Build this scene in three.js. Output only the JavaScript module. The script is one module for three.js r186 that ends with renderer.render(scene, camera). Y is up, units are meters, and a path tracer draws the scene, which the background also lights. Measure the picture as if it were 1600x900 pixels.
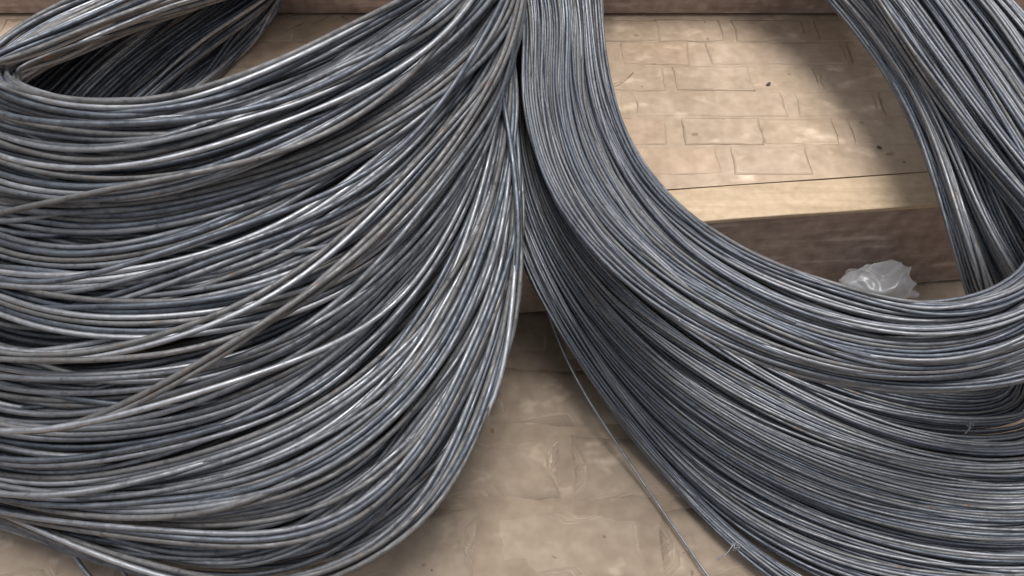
import * as THREE from 'three';
import { mergeGeometries, mergeVertices } from 'three/addons/utils/BufferGeometryUtils.js';
import { ImprovedNoise } from 'three/addons/math/ImprovedNoise.js';

// ---------------------------------------------------------------- camera, sky, sun, exposure
const scene = new THREE.Scene();
const PITCH = 52 * Math.PI / 180, DIST = 1.1, VFOV = 36;
const camera = new THREE.PerspectiveCamera(VFOV, 16 / 9, 0.05, 60);
camera.position.set(0, DIST * Math.sin(PITCH), DIST * Math.cos(PITCH));
camera.lookAt(0, 0, 0);
camera.updateMatrixWorld(true);

{ // overcast sky: soft, a little brighter towards the zenith, faint broken cloud
  const W = 128, H = 64, data = new Float32Array(W * H * 4), n = new ImprovedNoise();
  for (let j = 0; j < H; j++) for (let i = 0; i < W; i++) {
    const el = (j + 0.5) / H * Math.PI - Math.PI / 2, az = i / W * 2 * Math.PI;
    const s = Math.max(0, Math.sin(el));
    const c = n.noise(Math.cos(az) * Math.cos(el) * 2.2, s * 2.5, Math.sin(az) * Math.cos(el) * 2.2);
    const v = el < 0 ? 0.10 : (0.07 + 0.47 * s) * (1 + 0.22 * c);
    const k = (j * W + i) * 4;
    data[k] = v * (el < 0 ? 1.05 : 0.955); data[k + 1] = v * 0.985; data[k + 2] = v * (el < 0 ? 0.85 : 1.06); data[k + 3] = 1;
  }
  const sky = new THREE.DataTexture(data, W, H, THREE.RGBAFormat, THREE.FloatType);
  sky.mapping = THREE.EquirectangularReflectionMapping; sky.colorSpace = THREE.LinearSRGBColorSpace;
  sky.magFilter = sky.minFilter = THREE.LinearFilter; sky.wrapS = THREE.RepeatWrapping; sky.needsUpdate = true;
  scene.background = sky; scene.environment = sky;
}
const sun = new THREE.DirectionalLight(new THREE.Color(1, 0.975, 0.945), 2.3);
sun.position.set(0.2, 3, -0.55); sun.target.position.set(0, 0, 0);
sun.castShadow = true; sun.shadow.radius = 66; sun.shadow.mapSize.set(2048, 2048);
Object.assign(sun.shadow.camera, { left: -1.4, right: 1.4, top: 1.4, bottom: -1.4, near: 0.1, far: 8 });
scene.add(sun, sun.target);

const renderer = new THREE.WebGLRenderer({ antialias: true });
renderer.setSize(1024, 576);
renderer.toneMapping = THREE.LinearToneMapping;
renderer.toneMappingExposure = 1.38;
renderer.shadowMap.enabled = true;

// ---------------------------------------------------------------- helpers
let seed = 20240611;
const rnd = () => { seed = (seed + 0x6D2B79F5) | 0; let t = Math.imul(seed ^ (seed >>> 15), 1 | seed); t = (t + Math.imul(t ^ (t >>> 7), 61 | t)) ^ t; return ((t ^ (t >>> 14)) >>> 0) / 4294967296; };
const rr = (a, b) => a + (b - a) * rnd();
const gauss = () => (rnd() + rnd() + rnd() + rnd() - 2) * 1.0;
const perlin = new ImprovedNoise();
const fbm = (x, y, z, o = 4) => { let s = 0, a = 0.5; for (let i = 0; i < o; i++) { s += a * perlin.noise(x, y, z); x *= 2.03; y *= 2.03; z *= 2.03; a *= 0.5; } return s; };
// photograph pixel (1600 x 900) on the horizontal plane at height h
const F = 450 / Math.tan(VFOV * Math.PI / 360);
function at(px, py, h) {
  const d = new THREE.Vector3((px - 800) / F, (450 - py) / F, -1).applyQuaternion(camera.quaternion);
  return camera.position.clone().addScaledVector(d, (h - camera.position.y) / d.y);
}
const names = {};
const numbered = n => { const k = names[n] = (names[n] ?? -1) + 1; return k ? `${n}_${String(k).padStart(3, '0')}` : n; };
function mesh(name, g, m, parent = scene) {
  const o = new THREE.Mesh(g, m); o.name = parent === scene ? numbered(name) : name;
  o.castShadow = o.receiveShadow = true; parent.add(o); return o;
}
function tag(o, label, category, group) { o.userData = { label, category }; if (group) o.userData.group = group; return o; }
const structure = o => { o.userData.kind = 'structure'; return o; };
function tex(w, h, fn, srgb = false) {
  const d = new Uint8Array(w * h * 4);
  for (let j = 0; j < h; j++) for (let i = 0; i < w; i++) { const c = fn(i / w, j / h, i, j), k = (j * w + i) * 4; d[k] = c[0]; d[k + 1] = c[1]; d[k + 2] = c[2]; d[k + 3] = 255; }
  const t = new THREE.DataTexture(d, w, h, THREE.RGBAFormat);
  t.magFilter = THREE.LinearFilter; t.minFilter = THREE.LinearMipmapLinearFilter; t.generateMipmaps = true;
  t.wrapS = t.wrapT = THREE.RepeatWrapping; if (srgb) t.colorSpace = THREE.SRGBColorSpace; t.needsUpdate = true; return t;
}
const cl = v => Math.max(0, Math.min(255, v));
const tn = (u, v, fu, fv, o = 4, z = 0) => fbm(u * fu + 3.7, v * fv + 1.9, z * 1.37 + 0.31, o);

// ---------------------------------------------------------------- materials of the steps
const earthTex = (base, sz, z, amp) => tex(sz, sz, (u, v) => {      // covers 1.6 m
  const big = tn(u, v, 4, 4, 3, z), mid = tn(u, v, 17, 21, 3, z + 9), fine = tn(u, v, 120, 120, 2, z + 20);
  const pale = Math.max(0, tn(u, v, 44, 70, 4, z + 31) - 0.18) * 110;    // flakes of dried pale plaster
  const spot = tn(u, v, 150, 150, 1, z + 44) > 0.36 ? -30 : 0;           // dirt specks
  const k = amp * (40 * big + 17 * mid + 24 * fine) + pale + spot;
  return [cl(base[0] + k), cl(base[1] + k * 0.98 - 3 * big), cl(base[2] + k * 0.96 - 6 * big)];
}, true);
const reliefTex = tex(1024, 1024, (u, v) => {
  const b = tn(u, v, 14, 14, 3, 3) * 70 + tn(u, v, 80, 80, 3, 8) * 70 + Math.max(0, tn(u, v, 44, 70, 4, 34) - 0.2) * 200;
  const q = cl(118 + b); return [q, q, q];
});
const M = {};
const earthMap = earthTex([189, 167, 144], 1280, 2, 1.15);
const earth = (map, c, bump) => new THREE.MeshStandardMaterial({ map, color: new THREE.Color(...c), bumpMap: reliefTex, bumpScale: bump, roughness: 0.93 });
M.brick = earth(earthMap, [1, 1, 1], 0.0010);
M.brickWarm = earth(earthMap, [1.0, 0.965, 0.945], 0.0010);
M.brickGrey = earth(earthMap, [0.97, 0.97, 0.95], 0.0010);
M.mortar = earth(earthMap, [0.97, 0.96, 0.95], 0.0010);
const floorMap = earthTex([164, 147, 129], 1280, 5, 0.9);
M.paver = earth(floorMap, [1, 1, 1], 0.0013);
M.paverDark = earth(floorMap, [0.96, 0.945, 0.93], 0.0013);
M.joint = earth(floorMap, [0.88, 0.86, 0.84], 0.0013);
const woodMap = tex(1536, 192, (u, v) => {                         // covers 1.6 m x 0.2 m
  const g = tn(u, v + 0.03 * tn(u, v, 6, 2, 2, 4), 12, 26, 4, 6) * 44 + tn(u, v, 200, 25, 2, 9) * 30 + tn(u, v, 5, 1, 3, 13) * 20;
  return [cl(202 + g * 0.7), cl(178 + g * 0.68), cl(148 + g * 0.64)];
}, true);
M.plank = new THREE.MeshStandardMaterial({ map: woodMap, bumpMap: reliefTex, bumpScale: 0.0008, roughness: 0.85 });
const riserMap = tex(1536, 384, (u, v) => {                        // covers 1.6 m x 0.4 m
  const g = tn(u, v, 10, 44, 4, 16) * 20 + tn(u, v, 110, 28, 3, 19) * 44 + tn(u, v, 6, 2, 3, 23) * 34;
  const wear = Math.max(0, tn(u, v, 18, 30, 4, 51) - 0.15) * 130;
  return [cl(166 + g + wear), cl(146 + g + wear), cl(134 + g * 0.95 + wear)];
}, true);
M.riser = new THREE.MeshStandardMaterial({ map: riserMap, bumpMap: reliefTex, bumpScale: 0.0015, roughness: 0.7 });

// world-metre uv: top view for level faces, front view for upright ones
function metreUV(g, ox = 0.5, oy = 0.5, sy = 0.625) {
  const scale = 0.625;
  const p = g.attributes.position, n = g.attributes.normal, uv = new Float32Array(p.count * 2);
  for (let i = 0; i < p.count; i++) {
    const up = Math.abs(n.getY(i)) > 0.6, side = Math.abs(n.getX(i)) > 0.7;
    uv[2 * i] = (side ? p.getZ(i) : p.getX(i)) * scale + ox; uv[2 * i + 1] = (up ? -p.getZ(i) : p.getY(i)) * sy + oy;
  }
  g.setAttribute('uv', new THREE.BufferAttribute(uv, 2)); return g;
}
const boxAt = (x0, x1, y0, y1, z0, z1) => new THREE.BoxGeometry(x1 - x0, y1 - y0, z1 - z0).translate((x0 + x1) / 2, (y0 + y1) / 2, (z0 + z1) / 2);
// a brick: rounded worn top, uneven outline, closed
function brickGeo(x0, x1, z0, z1, top, depth, bev, wob, drop) {
  const N = 3, out = [], ins = [];
  const side = (ax, az, bx, bz) => { for (let i = 0; i < N; i++) { const t = i / N; out.push([ax + (bx - ax) * t, az + (bz - az) * t]); } };
  side(x0, z0, x1, z0); side(x1, z0, x1, z1); side(x1, z1, x0, z1); side(x0, z1, x0, z0);
  const cx = (x0 + x1) / 2, cz = (z0 + z1) / 2, n = out.length;
  for (const p of out) { p[0] += wob * gauss(); p[1] += wob * gauss(); const dx = cx - p[0], dz = cz - p[1]; ins.push([p[0] + Math.sign(dx) * Math.min(bev, Math.abs(dx)), p[1] + Math.sign(dz) * Math.min(bev, Math.abs(dz))]); }
  const pos = [], idx = [];
  for (const p of out) pos.push(p[0], top - depth, p[1]);
  for (const p of out) pos.push(p[0], top - drop, p[1]);
  for (const p of ins) pos.push(p[0], top + rr(-0.0002, 0.0002), p[1]);
  pos.push(cx, top + 0.0002, cz);
  for (let i = 0; i < n; i++) { const j = (i + 1) % n; idx.push(i, n + i, j, j, n + i, n + j, n + i, 2 * n + i, n + j, n + j, 2 * n + i, 2 * n + j, 2 * n + i, 3 * n, 2 * n + j); }
  const g = new THREE.BufferGeometry(); g.setAttribute('position', new THREE.Float32BufferAttribute(pos, 3)); g.setIndex(idx); g.computeVertexNormals();
  return metreUV(g);
}

// ---------------------------------------------------------------- the steps (setting)
const H1 = 0.15, H2 = 0.27, SKEW = 0.095;                      // first step stands slightly askew
const edgeZ = x => 0.016 - SKEW * (x - 0.25);                // front edge of the first step
const BACK = -0.349;
// mud that fills the joints, here more, there less
function fill(x0, x1, z0, z1, y, amp, f) {
  const g = new THREE.PlaneGeometry(x1 - x0, z1 - z0, 190, 80).rotateX(-Math.PI / 2).translate((x0 + x1) / 2, y, (z0 + z1) / 2), p = g.attributes.position;
  for (let i = 0; i < p.count; i++) p.setY(i, y + amp * 2 * fbm(p.getX(i) * f, 3.3, p.getZ(i) * f, 3));
  g.computeVertexNormals(); return metreUV(g);
}
const ground = structure(mesh('ground', mergeGeometries([metreUV(boxAt(-30, 30, -0.3, -0.004, -0.3, 30)), fill(-1.3, 1.3, -0.1, 0.75, -0.00055, 0.0004, 16)]), M.joint));
{ // paving bricks of the lower ground, near the steps
  const L = 0.176, D = 0.088, J = 0.009;
  const z00 = at(960, 797, 0).z - 0.006, x00 = at(885, 750, 0).x;
  for (let r = -5; r <= 3; r++) {
    const z1 = z00 + r * D, z0 = z1 - D;
    for (let c = -6; c <= 5; c++) {
      const off = (((r % 2) + 2) % 2) * L / 2, x0 = x00 + c * L + off;
      const zf = z0 + J / 2, zb = z1 - J / 2;
      if (z0 < edgeZ(x0) - 0.12) continue;
      mesh('paving_brick', brickGeo(x0 + J / 2, x0 + L - J / 2, zf, zb, rr(-0.0002, 0.0004), 0.02, 0.018, 0.0010, 0.0008), rnd() < 0.35 ? M.paverDark : M.paver, ground);
    }
  }
}
function skewed(g) { const p = g.attributes.position; for (let i = 0; i < p.count; i++) p.setZ(i, p.getZ(i) - SKEW * (p.getX(i) - 0.25)); g.computeVertexNormals(); return g; }
const tread = structure(mesh('brick_step', mergeGeometries([metreUV(boxAt(-1.6, 1.6, 0.004, H1 - 0.004, BACK - 0.2, -0.12)), fill(-1.0, 1.0, BACK - 0.015, -0.115, H1 - 0.0008, 0.0003, 22)]), M.mortar));
{
  const L = 0.098, D = 0.0495, J = 0.0010;
  for (let r = 0; r < 8; r++) for (let c = -9; c < 10; c++) {
    const z1 = 0.004 - r * D, z0 = z1 - D, x0 = c * L + (r % 2) * L * 0.48 + rr(-0.012, 0.012);
    const len = L + rr(-0.008, 0.008);
    if (z1 > edgeZ(x0 + L / 2) - 0.052 || z0 < BACK - 0.03) continue;
    mesh('brick', brickGeo(x0 + J / 2, x0 + len - J / 2, z0 + J / 2, z1 - J / 2, H1 + rr(-0.0003, 0.0003), 0.02, 0.0045, 0.0017, 0.0012), [M.brick, M.brick, M.brickWarm, M.brickGrey][Math.floor(rnd() * 4)], tread);
  }
}
const bedding = structure(mesh('step_bedding', metreUV(skewed(boxAt(-1.6, 1.6, 0.004, H1 - 0.0007, -0.13, -0.0315))), M.mortar));
structure(mesh('step_riser', metreUV(skewed(boxAt(-1.6, 1.6, 0.006, H1 - 0.0045, -0.002, 0.020)), 0.5, 0.1, 2.5), M.riser));
{ // plank that caps the edge of the step
  const s = new THREE.Shape(); const w = 0.050, t = 0.005, b = 0.002;
  s.moveTo(-w, 0); s.lineTo(0, 0); s.lineTo(0, t - b); s.quadraticCurveTo(0, t, -b, t); s.lineTo(-w + b, t); s.quadraticCurveTo(-w, t, -w, t - b); s.closePath();
  const g = new THREE.ExtrudeGeometry(s, { depth: 3.0, bevelEnabled: false, steps: 60 }).rotateY(-Math.PI / 2);
  const p = g.attributes.position;                             // extruded along -x, profile -z..0
  for (let i = 0; i < p.count; i++) { const x = p.getX(i) + 1.5, z = p.getZ(i); p.setXYZ(i, x, p.getY(i) + H1 - t + 0.0030, z + 0.0012 * perlin.noise(x * 9, 2, z * 8)); }
  skewed(g); g.translate(0, 0, 0.023);
  tag(mesh('edge_plank', metreUV(g, 0.5, 0.5, 5), M.plank), 'pale narrow wooden plank capping the front edge of the brick step', 'plank');
}
// next step: riser board over a dark gap, tread above it
structure(mesh('upper_riser', metreUV(boxAt(-1.6, 1.6, H1 + 0.0045, H2 - 0.012, BACK - 0.02, BACK), 0.5, 0.2, 2.5), M.riser));
structure(mesh('upper_step', metreUV(boxAt(-1.6, 1.6, H2 - 0.0115, H2, -3, BACK + 0.004)), M.brick));
structure(mesh('step_core', metreUV(boxAt(-1.6, 1.6, 0, H2 - 0.012, -3, BACK - 0.022)), M.mortar));

// ---------------------------------------------------------------- wire
const surfaceY = (x, z) => z < BACK + 0.008 ? H2 : z < edgeZ(x) + 0.004 ? H1 + 0.003 : 0.001;
function wireTex(base, z, rust) {                              // drawn steel: scuffs, dull mill scale, specks of rust
  return tex(1024, 16, (u, v) => {
    const a = tn(u, v, 8, 1.5, 3, z) * 40 + tn(u, v, 90, 3, 2, z + 5) * 20;
    const scale = tn(u, v, 34, 2.2, 3, z + 17) > 0.2 ? -16 : 0;
    const r = Math.max(0, tn(u, v, 26, 2.4, 4, z + 11) - rust) * 230, k = a + scale;
    return [cl(base[0] + k + r * 0.45), cl(base[1] + k - r * 0.1), cl(base[2] + k - r * 0.5)];
  }, true);
}
const wireRough = tex(1024, 16, (u, v) => { const q = cl(170 + tn(u, v, 40, 2.5, 4, 60) * 130 + (tn(u, v, 34, 2.2, 3, 18) > 0.2 ? 30 : 0)); return [q, q, q]; });
const wireRelief = tex(1024, 16, (u, v) => { const q = cl(128 + tn(u, v, 70, 4, 3, 71) * 150); return [q, q, q]; });
const steel = (base, z, rust, rough, metal) => new THREE.MeshStandardMaterial({ map: wireTex(base, z, rust), roughnessMap: wireRough, roughness: rough, metalness: metal, bumpMap: wireRelief, bumpScale: 0.00022 });
const thick = [steel([148, 150, 155], 1, 0.31, 0.88, 0.82), steel([130, 133, 138], 4, 0.30, 0.92, 0.82), steel([172, 174, 178], 7, 0.32, 0.80, 0.84), steel([126, 125, 125], 12, 0.24, 1.0, 0.7), steel([112, 117, 125], 15, 0.33, 0.86, 0.82)];
const thin = [steel([136, 139, 144], 21, 0.33, 0.92, 0.76), steel([124, 128, 135], 24, 0.33, 0.94, 0.76), steel([150, 152, 156], 27, 0.30, 0.88, 0.78), steel([132, 132, 133], 32, 0.26, 1.0, 0.68), steel([114, 119, 128], 35, 0.33, 0.9, 0.78)];

const cat = (a, b, c, d, t) => 0.5 * (2 * b + (c - a) * t + (2 * a - 5 * b + 4 * c - d) * t * t + (3 * b - a - 3 * c + d) * t * t * t);
// periodic wander along a loop
function wander(k) { const w = []; for (let i = 1; i <= k; i++) w.push([i, rr(0, 6.283), gauss() / Math.pow(i, 0.7)]); return t => { let s = 0; for (const [f, p, a] of w) s += a * Math.sin(6.283 * f * t + p); return s; }; }
// guides: [[px, py, h] per station] per guide, closed. Returns the world point at (u across, t along)
function family(guides) {
  const S = guides[0].length, G = guides.length;
  const W = guides.map(g => g.map(([x, y, h]) => at(x, y, h)));
  const row = (s, u) => {
    const f = Math.max(-0.08, Math.min(1.08, u)) * (G - 1), i = Math.max(0, Math.min(G - 2, Math.floor(f))), t = f - i;
    const A = W[Math.max(0, i - 1)][s], B = W[i][s], C = W[i + 1][s], D = W[Math.min(G - 1, i + 2)][s];
    return [cat(A.x, B.x, C.x, D.x, t), cat(A.y, B.y, C.y, D.y, t), cat(A.z, B.z, C.z, D.z, t)];
  };
  return (u, t) => {
    const f = ((t % 1) + 1) % 1 * S, i = Math.floor(f), q = f - i;
    const a = row((i + S - 1) % S, u), b = row(i % S, u), c = row((i + 1) % S, u), d = row((i + 2) % S, u);
    return [0, 1, 2].map(k => cat(a[k], b[k], c[k], d[k], q));
  };
}
const NS = 112;
const LIFT = [0, 0.72, 0.69];                                  // layers pile up and outwards
// bundles of turns following one path; returns polylines
function turns(fam, o) {
  const out = [];
  let left = o.count;
  const nb = Math.ceil(o.count / o.bundle);
  const size = Array.from({ length: nb }, () => rr(0.3, 1.7)), sum = size.reduce((a, b) => a + b);
  for (let b = 0; b < nb; b++) {
    const ub = (b + 0.5 + 0.45 * gauss()) / nb, dr = wander(4), hr = wander(5), layer = rnd();
    const n = Math.min(left, Math.max(1, Math.round(o.count * size[b] / sum))); left -= n;
    const ph = rr(0, 1);
    for (let k = 0; k < n; k++) {
      const fr = wander(5), fh = wander(5), off = (k - (n - 1) / 2) * o.step, loose = rnd() < o.looseP ? o.loose : 1;
      const pts = new Float32Array(NS * 3);
      for (let i = 0; i < NS; i++) {
        const t = i / NS;
        let u = ub + o.drift * dr(t) + off + o.fray * loose * fr(t);
        u = 0.5 + (u - 0.5) / Math.max(1, Math.abs(u - 0.5) / 0.5 * 0.97);   // keep inside the coil
        const p = fam(u, t), l = o.depth * (layer - 0.5) + (o.base ?? 0) + o.heave * hr(t) + o.fine * loose * fh(t);
        pts[3 * i] = p[0]; pts[3 * i + 1] = p[1] + l * LIFT[1]; pts[3 * i + 2] = p[2] + l * LIFT[2];
      }
      pts.loose = loose > 1; out.push(pts);
    }
    if (left <= 0) break;
  }
  return out;
}
// push turns apart until they rest on each other and on the steps
function settle(list, r, iters) {
  const d = 2 * r, n = list.length;
  for (let it = 0; it < iters; it++) {
    for (let i = 0; i < NS; i++) {
      const o = 3 * i, i2 = 3 * ((i + 1) % NS), i0 = 3 * ((i + NS - 1) % NS);
      const ax = Math.abs(list[0][i2] - list[0][i0]) > Math.abs(list[0][i2 + 2] - list[0][i0 + 2]) ? o + 2 : o;   // sweep across the wires
      const ord = list.slice().sort((p, q) => p[ax] - q[ax]);
      for (let a = 0; a < n; a++) {
        const A = ord[a]; let tx = A[i2] - A[i0], ty = A[i2 + 1] - A[i0 + 1], tz = A[i2 + 2] - A[i0 + 2]; const tl = Math.hypot(tx, ty, tz) || 1; tx /= tl; ty /= tl; tz /= tl;
        for (let b = a + 1; b < n; b++) {
          const B = ord[b]; if (B[ax] - A[ax] > 2.2 * d) break;
          let x = B[o] - A[o], y = B[o + 1] - A[o + 1], z = B[o + 2] - A[o + 2]; const q = x * tx + y * ty + z * tz;
          if (q > 0.02 || q < -0.02) continue;
          x -= q * tx; y -= q * ty; z -= q * tz; let l = Math.hypot(x, y, z);
          if (l >= d) continue; if (l < 1e-5) { x = 0; y = 1e-4; z = 1e-4; l = 1.4e-4; }
          const m = 0.42 * (d - l) / l; A[o] -= x * m; A[o + 1] -= y * m; A[o + 2] -= z * m; B[o] += x * m; B[o + 1] += y * m; B[o + 2] += z * m;
        }
      }
    }
    for (const A of list) {                                    // stiffness: a wire has no kinks
      const c = A.slice();
      for (let i = 0; i < NS; i++) for (let k = 0; k < 3; k++) { const p = 3 * ((i + NS - 1) % NS) + k, q = 3 * ((i + 1) % NS) + k; A[3 * i + k] = 0.5 * c[3 * i + k] + 0.25 * (c[p] + c[q]); }
      for (let i = 0; i < NS; i++) { const s = surfaceY(A[3 * i], A[3 * i + 2]) + r; if (A[3 * i + 1] < s) A[3 * i + 1] = s; }
    }
  }
}
function relax(list, r, passes) {
  for (let q = 0; q < passes; q++) for (const A of list) {
    const c = A.slice();
    for (let i = 0; i < NS; i++) for (let k = 0; k < 3; k++) { const m = j => c[3 * ((i + j + NS) % NS) + k]; A[3 * i + k] = 0.375 * m(0) + 0.25 * (m(1) + m(-1)) + 0.0625 * (m(2) + m(-2)); }
    for (let i = 0; i < NS; i++) { const s = surfaceY(A[3 * i], A[3 * i + 2]) + r; if (A[3 * i + 1] < s) A[3 * i + 1] = s; }
  }
}
function tube(pts, r, closed = true, segs = 150, radial = 7) {
  const v = []; for (let i = 0; i < pts.length / 3; i++) v.push(new THREE.Vector3(pts[3 * i], pts[3 * i + 1], pts[3 * i + 2]));
  const c = new THREE.CatmullRomCurve3(v, closed, 'centripetal'), len = c.getLength();
  const g = new THREE.TubeGeometry(c, segs, r, radial, closed), uv = g.attributes.uv, u0 = rnd();
  for (let i = 0; i < uv.count; i++) uv.setX(i, uv.getX(i) * Math.max(1, Math.round(len * 2.2)) + u0);
  return g;
}
// the turns that lie deepest are one mass; the others are parts of their own
function build(list, hidden, r, mats, o, segs, radial) {
  const deep = mergeGeometries(list.slice(0, hidden).map(p => tube(p, r, true, Math.round(segs * 0.75), 5)));
  mesh('inner_turns', deep, mats[1], o).userData.kind = 'stuff';
  list.slice(hidden).forEach(p => mesh('wire_turn', tube(p, r * rr(0.94, 1.05), true, segs, radial), mats[Math.floor(rnd() * mats.length)], o));
}
function coil(label) {
  const o = new THREE.Group(); o.name = numbered('wire_coil'); scene.add(o); return tag(o, label, 'wire coil', 'coils of steel wire on the steps');
}

// ---- coil of thick wire: stations left tip, front (1-4), right (5-7), back (8-11)
const left = family([
  [[-15,118,.29],[60,158,.32],[220,168,.34],[420,118,.34],[600,34,.33],[720,-40,.32],[795,-130,.32],[775,-230,.32],[640,-185,.32],[430,-55,.28],[250,10,.265],[85,78,.275]],
  [[-60,190,.25],[50,252,.29],[240,266,.31],[450,205,.31],[630,105,.31],[745,0,.31],[808,-120,.31],[800,-235,.31],[650,-215,.31],[420,-80,.27],[220,-10,.25],[40,70,.25]],
  [[-110,280,.21],[0,368,.25],[200,374,.27],[430,306,.275],[620,195,.28],[748,75,.29],[810,-50,.295],[808,-210,.30],[650,-230,.30],[410,-95,.26],[190,-20,.24],[0,80,.22]],
  [[-150,440,.15],[0,560,.19],[220,560,.21],[470,478,.22],[650,340,.23],[758,195,.245],[808,50,.26],[812,-150,.285],[660,-240,.295],[420,-90,.24],[200,10,.21],[0,130,.18]],
  [[-170,590,.08],[-10,705,.11],[200,720,.12],[440,650,.13],[610,515,.145],[718,360,.17],[778,180,.21],[800,-60,.26],[670,-240,.29],[440,-70,.22],[230,45,.19],[60,190,.15]],
  [[-175,640,.05],[-10,755,.065],[210,800,.085],[450,775,.11],[635,650,.13],[740,490,.15],[793,310,.185],[796,80,.22],[680,-220,.285],[470,-50,.21],[290,60,.175],[150,200,.14]],
  [[-180,690,.02],[-10,800,.02],[230,884,.032],[460,902,.055],[658,802,.082],[758,630,.105],[803,470,.14],[804,260,.19],[690,-200,.28],[515,-40,.205],[385,62,.165],[285,200,.13]],
]);
const RL = 0.00285;
{
  const o = coil('loosely fanned coil of thicker shiny steel wire, nothing inside its loop');
  const under = turns(left, { count: 215, bundle: 1.5, step: 0.009, drift: 0.010, fray: 0.004, loose: 4, looseP: 0.15, depth: 0.035, base: -0.024, heave: 0.004, fine: 0.0015 });
  const under2 = turns(left, { count: 100, bundle: 3, step: 0.008, drift: 0.025, fray: 0.005, loose: 6, looseP: 0.2, depth: 0.04, base: -0.010, heave: 0.006, fine: 0.0015 });
  const top = turns(left, { count: 188, bundle: 4, step: 0.0075, drift: 0.048, fray: 0.005, loose: 8, looseP: 0.25, depth: 0.05, base: 0.006, heave: 0.008, fine: 0.0018 });
  const strays = turns(left, { count: 9, bundle: 1, step: 0, drift: 0.07, fray: 0.01, loose: 1, looseP: 0, depth: 0.01, base: 0.034, heave: 0.006, fine: 0.002 });
  const list = under.concat(under2, top, strays);
  settle(list, RL, 9); relax(list, RL, 5);
  build(list, under.length, RL, thick, o, 140, 7);
  // ends that have sprung out below
  for (const e of [[[60,770,.04],[92,822,.035],[112,862,.02],[150,912,.008],[230,980,.006]], [[150,820,.05],[178,868,.03],[200,905,.014],[260,960,.006]], [[170,800,.06],[200,860,.045],[250,905,.025],[340,950,.01]]])
    mesh('wire_end', tube(e.flatMap(([x, y, h]) => at(x, y, h).toArray()), RL * 0.9, false, 40, 6), thick[0], o);
}

// ---- coil of thin wire: an upper band round the opening and the looser turns under it
const upper = family([
  [[950,-130,.29],[936,20,.225],[950,150,.205],[1005,272,.22],[1120,378,.25],[1300,452,.265],[1460,484,.27],[1590,448,.27],[1640,370,.275],[1535,250,.275],[1415,80,.278],[1318,-60,.292],[1150,-180,.30]],
  [[905,-130,.30],[905,20,.235],[905,150,.225],[955,280,.235],[1070,405,.258],[1260,500,.262],[1440,535,.262],[1600,500,.27],[1690,400,.285],[1605,258,.29],[1480,75,.292],[1370,-60,.30],[1180,-220,.305]],
  [[860,-130,.30],[865,20,.24],[860,150,.235],[905,295,.23],[1020,430,.25],[1215,540,.245],[1420,580,.24],[1610,545,.25],[1720,440,.285],[1690,280,.30],[1570,85,.30],[1460,-60,.31],[1210,-250,.30]],
  [[830,-130,.29],[825,20,.235],[818,150,.22],[862,305,.215],[990,450,.238],[1180,560,.228],[1400,606,.215],[1620,585,.23],[1750,480,.265],[1770,310,.28],[1660,100,.28],[1510,-60,.295],[1240,-260,.295]],
]);
const lower = family([
  [[930,-130,.28],[850,40,.19],[838,190,.17],[915,310,.18],[1060,430,.085],[1250,540,.035],[1430,600,.035],[1570,600,.09],[1530,480,.175],[1492,340,.235],[1430,165,.25],[1312,0,.26],[1130,-150,.285]],
  [[890,-130,.28],[838,50,.18],[824,210,.165],[890,380,.16],[1040,530,.05],[1260,655,.032],[1490,715,.035],[1680,690,.09],[1670,540,.17],[1550,350,.24],[1475,150,.26],[1350,-20,.265],[1160,-170,.285]],
  [[865,-130,.28],[824,60,.175],[806,235,.165],[880,425,.145],[1030,605,.04],[1250,745,.032],[1520,815,.042],[1730,780,.07],[1750,600,.15],[1600,350,.24],[1515,130,.262],[1390,-30,.268],[1190,-190,.285]],
  [[845,-130,.28],[808,70,.175],[796,255,.165],[866,455,.13],[1018,665,.035],[1220,815,.028],[1500,890,.028],[1750,860,.05],[1790,650,.13],[1650,370,.235],[1550,120,.262],[1425,-40,.27],[1220,-200,.285]],
  [[835,-130,.28],[802,80,.175],[790,280,.165],[846,470,.125],[998,690,.018],[1185,890,.014],[1450,1020,.014],[1750,990,.03],[1840,740,.09],[1710,400,.22],[1590,120,.26],[1460,-40,.27],[1250,-205,.285]],
]);
const RR = 0.00175;
{
  const o = coil('denser coil of thinner dull grey wire whose opening shows the pale plank');
  const c = turns(lower, { count: 150, bundle: 1, step: 0.008, drift: 0.008, fray: 0.003, loose: 3, looseP: 0.1, depth: 0.012, base: -0.014, heave: 0.002, fine: 0.0008 });
  const d = turns(upper, { count: 70, bundle: 1, step: 0.01, drift: 0.012, fray: 0.005, loose: 3, looseP: 0.1, depth: 0.014, base: -0.016, heave: 0.002, fine: 0.0008 });
  const a = turns(upper, { count: 120, bundle: 5, step: 0.012, drift: 0.055, fray: 0.009, loose: 5, looseP: 0.2, depth: 0.028, heave: 0.004, fine: 0.0008 });
  const b = turns(lower, { count: 178, bundle: 5, step: 0.0055, drift: 0.036, fray: 0.006, loose: 5, looseP: 0.2, depth: 0.024, heave: 0.004, fine: 0.0008 });
  const all = c.concat(d, a, b);
  settle(all, RR, 9); relax(all, RR, 4);
  build(all, c.length + d.length, RR, thin, o, 160, 6);
  // one stray turn in the gap between the coils
  const s = [[820,120,.17],[800,280,.17],[834,420,.135],[876,540,.08],[912,612,.05],[1002,750,.012],[1068,845,.008],[1115,910,.008],[1240,1030,.006],[1400,1080,.01]].flatMap(([x, y, h]) => at(x, y, h).toArray());
  const st = mesh('wire_turn', tube(s, RR * 0.8, false, 90, 6), thin[2], o); st.userData.label = 'single stray turn bowed away from the rest';
}


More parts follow.
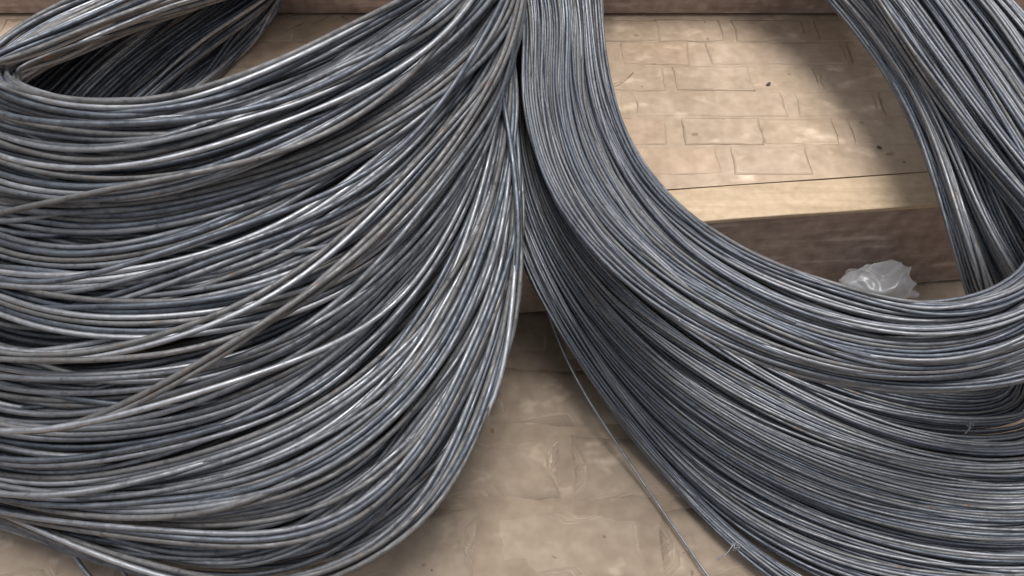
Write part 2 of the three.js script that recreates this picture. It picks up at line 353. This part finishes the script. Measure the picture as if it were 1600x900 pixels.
// small wire ends twisted round the thin turns
function tieTwist(parent, px, py, h, size, turn) {
  const c = at(px, py, h), pts = [];
  for (let i = 0; i <= 22; i++) { const a = i / 22 * 9.2, r = size * (0.25 + 0.10 * Math.sin(i * 1.7)); pts.push(c.x + r * Math.cos(a + turn) , c.y + 0.004 + 0.0008 * i * 0.4, c.z + r * Math.sin(a + turn)); }
  pts.push(c.x - size * 0.9 * Math.cos(turn), c.y + 0.010, c.z + size * 0.7);
  pts.push(c.x - size * 1.7 * Math.cos(turn), c.y + 0.006, c.z + size * 1.1);
  mesh('tie_end', tube(pts, 0.0008, false, 90, 5), thin[2], parent);
}
const thinCoil = scene.children.filter(o => o.name.startsWith('wire_coil'))[1];
tieTwist(thinCoil, 1147, 858, 0.02, 0.012, 0.2); tieTwist(thinCoil, 1512, 668, 0.115, 0.009, 1.0);

// ---------------------------------------------------------------- crumpled plastic bag
{
  const g = mergeVertices(new THREE.IcosahedronGeometry(1, 24).deleteAttribute('uv').deleteAttribute('normal'), 1e-4);
  const p = g.attributes.position, v = new THREE.Vector3(), cells = [];
  for (let i = 0; i < 15; i++) { const q = new THREE.Vector3(gauss(), gauss(), gauss()).normalize(); cells.push([q, rr(0.72, 0.98)]); }
  const crease = Array.from({ length: 13 }, () => [new THREE.Vector3(gauss(), gauss(), gauss()).normalize(), rr(-0.5, 0.5), rr(0.03, 0.09) * (rnd() < 0.55 ? -1 : 1), rr(0.03, 0.08), rr(0, 9)]);
  for (let i = 0; i < p.count; i++) {
    v.fromBufferAttribute(p, i);
    let r = 1.15; for (const [q, d] of cells) { const k = v.dot(q); if (k > 0.05) r = Math.min(r, d / k); }          // film pulled tight
    for (const [q, d, a, w, z] of crease) { const e = (v.dot(q) - d + 0.18 * perlin.noise(v.x * 1.6 + z, v.y * 1.6, v.z * 1.6)) / w; r += a * Math.exp(-Math.abs(e)) * (0.6 + 0.8 * perlin.noise(v.x * 2 + z, v.y * 2 + 4, v.z * 2)); }
    r -= 0.38 * Math.abs(perlin.noise(v.x * 1.5 + 5, v.y * 1.5, v.z * 1.5));
    const nub = Math.exp(-60 * (1 - v.dot(new THREE.Vector3(0.93, -0.02, 0.36)))) * 0.28;
    v.multiplyScalar(r + nub);
    p.setXYZ(i, v.x * 0.046, Math.max(v.y * 0.050, -0.040), v.z * 0.030);
  }
  g.computeVertexNormals();
  const m = new THREE.MeshPhysicalMaterial({ color: new THREE.Color(0.97, 0.98, 1.0), roughness: 0.2, clearcoat: 1, clearcoatRoughness: 0.1, transmission: 0.62, thickness: 0, ior: 1.45, side: THREE.DoubleSide });
  const b = tag(mesh('plastic_bag', g, m), 'crumpled clear plastic bag lying against the brown riser under the plank', 'plastic bag');
  const c = at(1358, 446, 0.026); b.position.set(c.x, 0.0412, Math.max(c.z, edgeZ(c.x) + 0.036)); b.rotation.y = 0.12;
}

// ---------------------------------------------------------------- straw fibres and crumbs on the bricks
const straw = new THREE.MeshStandardMaterial({ color: new THREE.Color(0.42, 0.33, 0.23), roughness: 0.8 });
const G = H1 + 0.0012;
const fibre = (pts, label, r = 0.0006) => tag(mesh('straw_fibre', tube(pts.flatMap(([x, y, h]) => at(x, y, G + (h ?? 0)).toArray()), r, false, 28, 5), straw), label, 'straw', 'loose fibres on the brick step');
fibre([[424, 8, .002], [408, 28, .004], [403, 50, .002], [394, 74]], 'long curved straw fibre on bricks inside the thick wire coil');
fibre([[430, 14], [452, 24, .004], [472, 30]], 'short straw fibre touching the long curved one inside the thick coil');
fibre([[446, 48], [470, 36, .003], [498, 32, .004], [512, 24]], 'wavy straw fibre on the sunlit bricks inside the thick coil');
fibre([[534, 24], [545, 29, .003], [560, 37]], 'pale stub of straw on bricks by the dark gap', 0.001);
fibre([[940, 134], [962, 130, .003], [978, 122, .002], [990, 112]], 'bent straw fibre poking out beside the dense thin coil', 0.0005);
const crumbMat = new THREE.MeshStandardMaterial({ color: new THREE.Color(0.10, 0.08, 0.07), roughness: 0.9 });
for (const [x, y, s, label] of [[1201, 131, 0.0022, 'dark crumb lying alone in the middle of the bricks'], [1374, 230, 0.0018, 'dark crumb on bricks near the plank and right arm of the thin coil']]) {
  const g = new THREE.IcosahedronGeometry(s, 1), p = g.attributes.position;
  for (let i = 0; i < p.count; i++) { const k = 1 + 0.5 * perlin.noise(p.getX(i) * 400, p.getY(i) * 400, p.getZ(i) * 400 + x); p.setXYZ(i, p.getX(i) * k * 1.5, p.getY(i) * k * 0.45, p.getZ(i) * k); }
  g.computeVertexNormals();
  const o = tag(mesh('crumb', g, crumbMat), label, 'crumb'); o.position.copy(at(x, y, H1 + 0.0016)); o.rotation.y = rr(0, 3);
}

{ // grit swept about on the steps and the ground
  const bits = [];
  for (let i = 0; i < 130; i++) {
    const up = i < 55, s = 0.0005 + 0.0011 * Math.pow(rnd(), 3);
    const x = rr(-0.7, 0.7), z = up ? rr(BACK + 0.006, -0.05) : rr(0.05, 0.5);
    if (!up && z < edgeZ(x) + 0.03) continue;
    bits.push(new THREE.TetrahedronGeometry(s, 1).scale(1.3, 0.7, 1).rotateY(rr(0, 6)).translate(x, (up ? H1 + 0.0004 : 0.0004) + s * 0.4, z));
  }
  const o = mesh('grit', mergeGeometries(bits), new THREE.MeshStandardMaterial({ color: new THREE.Color(0.30, 0.25, 0.20), roughness: 0.95 }));
  tag(o, 'fine brown grit scattered over the bricks', 'grit'); o.userData.kind = 'stuff';
}

renderer.render(scene, camera);
